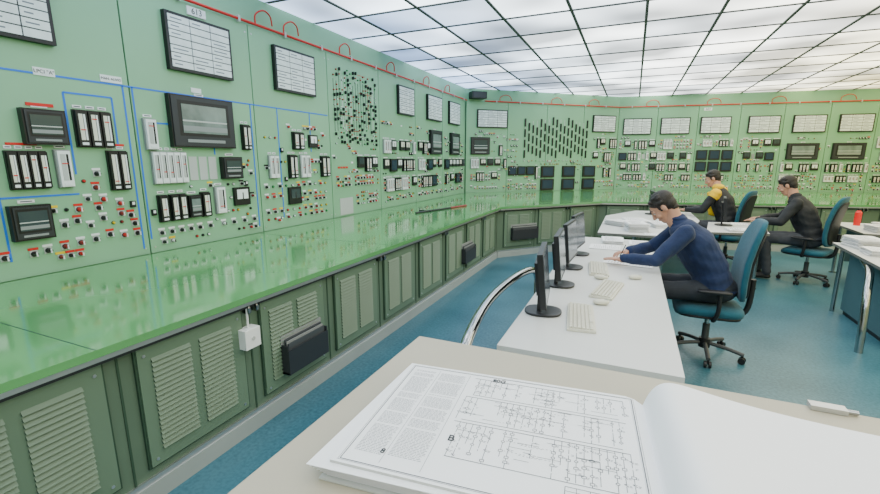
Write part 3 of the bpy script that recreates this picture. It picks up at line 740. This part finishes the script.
# ------------------------------------------------------------------ people
def ico():
    bm=bmesh.new(); bmesh.ops.create_icosphere(bm,subdivisions=3,radius=1); p=[v.co.copy() for v in bm.verts]; bm.free(); return p
ICO=ico()
class Person:
    def __init__(s): s.pr=[]
    def hull(s,c0,r0,c1,r1,m,R=None):
        if not hasattr(r0,'__len__'): r0=(r0,)*3
        if not hasattr(r1,'__len__'): r1=(r1,)*3
        s.pr.append((V(c0),V(r0),V(c1),V(r1),m,R or Matrix.Identity(3)))
    def ell(s,c,r,m,R=None): s.hull(c,r,c,r,m,R)
CLOTH=('navy','jacket_dark','jacket_black','cloth_yellow','trouser','jeans')
def make_person(name,P,M,voxel=.004,extra=None):
    bm=bmesh.new()
    for (c0,r0,c1,r1,m,R) in P.pr:
        vs=[]; same=(c0-c1).length<1e-6
        for q in ICO: vs.append(bm.verts.new(c0+R@V((q.x*r0.x,q.y*r0.y,q.z*r0.z))))
        if not same:
            for q in ICO: vs.append(bm.verts.new(c1+R@V((q.x*r1.x,q.y*r1.y,q.z*r1.z))))
        r=bmesh.ops.convex_hull(bm,input=vs)
        dead=[g for g in set(r['geom_interior']+r['geom_unused']) if isinstance(g,bmesh.types.BMVert) and g.is_valid]
        bmesh.ops.delete(bm,geom=dead,context='VERTS')
    me=bpy.data.meshes.new('tmp'); bm.to_mesh(me); bm.free()
    ob=bpy.data.objects.new('tmp',me); bpy.context.collection.objects.link(ob)
    md=ob.modifiers.new('r','REMESH'); md.mode='VOXEL'; md.voxel_size=voxel; md.use_smooth_shade=True
    sm=ob.modifiers.new('s','SMOOTH'); sm.factor=.5; sm.iterations=4
    dg=bpy.context.evaluated_depsgraph_get(); me2=bpy.data.meshes.new_from_object(ob.evaluated_get(dg))
    bpy.data.objects.remove(ob)
    names=[]
    def classify(C):
        n=len(C); best=np.full(n,1e9); idx=np.zeros(n,int)
        for (c0,r0,c1,r1,m,R) in P.pr:
            if m not in names: names.append(m)
            k=names.index(m); a=np.array(c0);b=np.array(c1);d=b-a;L=d@d
            t=np.clip(((C-a)@d)/L,0,1) if L>1e-9 else np.zeros(n)
            ctr=a+t[:,None]*d; rad=np.array(r0)+(np.array(r1)-np.array(r0))*t[:,None]
            q=(C-ctr)@np.array(R)
            k0=np.linalg.norm(q/rad,axis=1); k1=np.linalg.norm(q/(rad*rad),axis=1)+1e-9
            sd=k0*(k0-1)/k1
            w=sd<best; best[w]=sd[w]; idx[w]=k
        return idx
    nf=len(me2.polygons); C=np.empty(nf*3); me2.polygons.foreach_get('center',C); idx=classify(C.reshape(-1,3))
    nv=len(me2.vertices); Vc=np.empty(nv*3); me2.vertices.foreach_get('co',Vc); Vc=Vc.reshape(-1,3)
    N=np.empty(nv*3); me2.vertices.foreach_get('normal',N); N=N.reshape(-1,3)
    cloth=np.array([n in CLOTH for n in names])[classify(Vc)]
    rs=np.random.RandomState(5); disp=np.zeros(nv)
    wx=Vc+.03*np.sin(Vc[:,[1,2,0]]*17+1.3)
    for i in range(9):
        k=rs.normal(size=3); k/=np.linalg.norm(k); f=rs.uniform(28,75); disp+=np.sin(wx@k*f+rs.uniform(0,6))*(30/f)
    disp=np.sign(disp)*np.abs(disp)**.8*.0024
    Vc=Vc+N*(disp*cloth)[:,None]
    me2.vertices.foreach_set('co',Vc.ravel()); me2.update()
    me2.materials.clear()
    for n in names: me2.materials.append(MATS[n])
    me2.polygons.foreach_set('material_index',idx.astype(np.int32)); me2.polygons.foreach_set('use_smooth',[True]*nf)
    e=empty(name,M); o=bpy.data.objects.new('body',me2); bpy.context.collection.objects.link(o); o.parent=e
    if extra: extra.build('details',e)
    return e
def head(P,X,c,pitch,yaw=0,roll=0,neck=None,hair='hair_dark'):
    R=Matrix.Rotation(yaw,3,'Z')@Matrix.Rotation(pitch,3,'Y')@Matrix.Rotation(roll,3,'X'); c=V(c)
    def T(p): return c+R@V(p)
    P.ell(T((-.010,0,.030)),(.095,.075,.085),'skin',R)
    P.hull(T((.028,0,-.01)),(.062,.062,.06),T((.048,0,-.088)),(.036,.036,.028),'skin',R)
    P.hull(T((.090,0,.012)),.009,T((.108,0,-.026)),.0125,'skin'); P.ell(T((.1,0,-.03)),(.01,.018,.009),'skin',R)
    P.hull(T((.080,.032,.028)),.012,T((.080,-.032,.028)),.012,'skin')
    for s in (-1,1):
        P.ell(T((.064,.038*s,-.028)),(.024,.022,.022),'skin',R)
        P.ell(T((-.004,.079*s,-.002)),(.018,.011,.031),'skin',R)
        P.hull(T((.090,.018*s,.038)),.0045,T((.078,.048*s,.036)),.004,hair)
        P.hull(T((.078,.020*s,.018)),.0085,T((.072,.042*s,.017)),.0085,'skin')
        X.sup(T((.0775,.031*s,.008)),(.0105,.0105,.0085),'eye',1,1,nu=12,nv=8); X.sup(T((.0855,.031*s,.008)),(.0035,.0045,.0045),'black',1,1,nu=10,nv=6)
    P.hull(T((.086,.016,-.060)),(.008,.006,.0075),T((.086,-.016,-.060)),(.008,.006,.0075),'lips',R)
    P.ell(T((-.024,0,.050)),(.100,.083,.086),hair,R); P.ell(T((-.050,0,.005)),(.064,.076,.070),hair,R); P.ell(T((-.055,0,-.045)),(.045,.058,.035),hair,R)
    rs=random.Random(4)
    for i in range(26):
        a=rs.uniform(-1.9,1.9); h=rs.uniform(.0,.9); r=.088
        p=(.0-.012+r*.92*math.cos(a)*math.cos(h)*.78-.01, .078*math.sin(a)*math.cos(h), .045+.088*math.sin(h))
        P.ell(T(p),(.024,.018,.014),hair,R)
    P.hull(T((.044,.045,.098)),(.018,.02,.016),T((.048,-.045,.092)),(.018,.02,.016),hair,R)
    for s in (-1,1): P.ell(T((.018,.068*s,.025)),(.014,.010,.035),hair,R)
    if neck: P.hull(T((-.03,0,-.055)),(.058,.058,.05),V(neck),.064,'skin')
def hand(P,w,d,nrm,side,curl=.5,s=1.,m='skin',spread=.12):
    w=V(w); d=V(d).normalized(); n=V(nrm); n=(n-d*n.dot(d)).normalized(); u=V(side); u=(u-d*u.dot(d)-n*u.dot(n)).normalized()
    R=Matrix((d,u,n)).transposed()
    P.hull(w,.027*s,w+d*.03,(.03*s,.032*s,.016*s),m,R)
    P.hull(w+d*.035,(.03*s,.033*s,.015*s),w+d*.078,(.018*s,.040*s,.012*s),m,R)
    for i,(o,L) in enumerate(((.031,.068),(.0105,.077),(-.0105,.072),(-.031,.056))):
        b0=w+d*(.085-.004*abs(i-1))*s+u*o*s; a=0; p=b0
        for j,fr_ in enumerate((.45,.32,.23)):
            a+=curl*(.7,1.,.7)[j]; dd=(d+u*o/.031*spread).normalized()
            q=p+(dd*math.cos(a)+n*math.sin(a))*L*fr_*s
            P.hull(p,(.0092-.0008*j)*s,q,(.0085-.0008*j)*s,m); p=q
    t0=w+d*.025*s+u*.028*s; t1=t0+(d*.55+u*.75+n*.15).normalized()*.04*s; t2=t1+(d*.85+u*.25+n*.4).normalized()*.034*s; t3=t2+(d*.9+n*.5).normalized()*.022*s
    P.hull(t0,.014*s,t1,.011*s,m); P.hull(t1,.0105*s,t2,.0095*s,m); P.hull(t2,.0095*s,t3,.0075*s,m)
def torso(P,c,pelvis,waist,chest,sh,neck,mp,pitch,wd=1.12):
    R=Matrix.Rotation(pitch,3,'Y'); w=wd
    P.ell(pelvis,(.140*w,.178*w,.115),mp)
    P.hull(pelvis,(.14*w,.180*w,.075),waist,(.125*w,.165*w,.09),c)
    P.hull(waist,(.125*w,.165*w,.09),chest,(.135*w,.175*w,.12),c,R)
    P.hull(chest,(.135*w,.175*w,.12),sh,(.090*w,.150*w,.07),c,R)
    P.hull(sh,(.080,.13,.06),neck,(.066,.070,.05),c,R)
    pv=V(pelvis); P.ell((pv.x+.01,0,pv.z+.005),(.148*w,.186*w,.035),c)
def leg(P,hip,knee,ank,mp,toe):
    hip,knee,ank,toe=map(V,(hip,knee,ank,toe))
    P.hull(hip,.092,knee,.066,mp); P.hull(knee,.066,knee.lerp(ank,.35),.062,mp); P.hull(knee.lerp(ank,.35),.062,ank,.054,mp)
    P.hull(ank+V((0,0,-.035)),(.045,.036,.035),toe,(.045,.042,.026),'shoe'); P.hull((ank.x-.02,ank.y,.035),(.035,.034,.03),toe,(.05,.044,.024),'shoe')
def arm(P,S,E,W,m,r=(.074,.060,.052,.038)):
    S,E,W=map(V,(S,E,W)); P.hull(S,r[0],S.lerp(E,.5),r[1],m); P.hull(S.lerp(E,.5),r[1],E,r[2],m)
    P.hull(E,r[2],E.lerp(W,.4),r[2]*.98,m); P.hull(E.lerp(W,.4),r[2]*.98,W,r[3],m)
    d=(W-E).normalized(); P.hull(W-d*.02,.040,W+d*.004,.038,m)
P=Person(); X=MB()
torso(P,'navy',(-.02,0,.585),(.03,0,.72),(.15,0,.92),(.25,0,1.045),(.30,0,1.11),'trouser',.45)
P.hull((.29,-.03,1.125),(.058,.05,.022),(.29,.03,1.125),(.058,.05,.022),'navy')
head(P,X,(.405,0,1.205),.82,neck=(.31,0,1.10))
arm(P,(.245,.195,1.03),(.44,.31,.82),(.655,.20,.80),'navy'); arm(P,(.245,-.195,1.03),(.45,-.29,.82),(.62,-.13,.805),'navy')
hand(P,(.675,.19,.785),(.9,-.35,-.04),(0,0,-1),(0,-1,0),.12)
hand(P,(.64,-.12,.795),(.8,.5,-.05),(0,.25,-1),(-.3,1,.2),.5)
leg(P,(.02,.10,.565),(.46,.14,.54),(.42,.14,.10),'trouser',(.55,.15,.035)); leg(P,(.02,-.10,.565),(.46,-.14,.54),(.33,-.15,.10),'trouser',(.46,-.16,.035))
X.tube([(.70,-.03,.765),(.66,-.08,.86)],.004,'black',6,False)
make_person('man_writing',P,place(C1[0],C1[1],0,math.pi,1.04),.004,X)
P=Person(); X=MB()
torso(P,'jacket_black',(0,0,.585),(.04,0,.73),(.12,0,.94),(.18,0,1.08),(.21,0,1.14),'jeans',.3)
P.hull((.19,-.06,1.155),(.07,.05,.045),(.19,.06,1.155),(.07,.05,.045),'cloth_yellow')
P.hull((.295,.0,1.05),(.035,.04,.03),(.22,.0,.74),(.06,.05,.03),'cloth_yellow')
head(P,X,(.285,0,1.275),.45,yaw=.35,neck=(.215,0,1.14))
arm(P,(.175,.195,1.06),(.30,.28,.82),(.53,.18,.80),'jacket_black'); arm(P,(.175,-.195,1.06),(.32,-.27,.82),(.52,-.12,.80),'jacket_black')
P.hull((.172,.19,1.068),.078,(.19,.205,1.03),.075,'cloth_yellow'); P.hull((.172,-.19,1.068),.078,(.19,-.205,1.03),.075,'cloth_yellow')
hand(P,(.55,.17,.795),(1,-.3,-.05),(0,0,-1),(0,-1,0),.2); hand(P,(.54,-.11,.795),(1,.3,-.05),(0,0,-1),(0,1,0),.35)
leg(P,(.02,.10,.565),(.46,.12,.54),(.44,.12,.10),'jeans',(.57,.13,.035)); leg(P,(.02,-.10,.565),(.46,-.12,.54),(.38,-.13,.10),'jeans',(.51,-.14,.035))
make_person('man_in_black_jacket',P,place(*C2[:2],0,C2[2],1.06),.005,X)
P=Person(); X=MB()
torso(P,'jacket_dark',(0,0,.585),(.04,0,.72),(.13,0,.92),(.20,0,1.06),(.24,0,1.12),'jeans',.35)
P.hull((.22,-.045,1.13),(.06,.04,.035),(.22,.045,1.13),(.06,.04,.035),'jacket_dark')
head(P,X,(.325,0,1.25),.5,neck=(.245,0,1.12))
arm(P,(.195,.195,1.04),(.33,.29,.80),(.56,.20,.80),'jacket_dark'); arm(P,(.195,-.195,1.04),(.35,-.28,.82),(.55,-.12,.80),'jacket_dark')
hand(P,(.58,.19,.795),(1,-.3,-.05),(0,0,-1),(0,-1,0),.2); hand(P,(.57,-.11,.795),(1,.3,-.05),(0,0,-1),(0,1,0),.4)
leg(P,(.02,.10,.565),(.47,.14,.56),(.40,.14,.10),'jeans',(.53,.15,.035)); leg(P,(.02,-.10,.565),(.47,-.12,.55),(.52,-.13,.10),'jeans',(.65,-.14,.035))
make_person('man_in_dark_jacket',P,place(*C3[:2],0,C3[2],1.04),.005,X)
print('done')
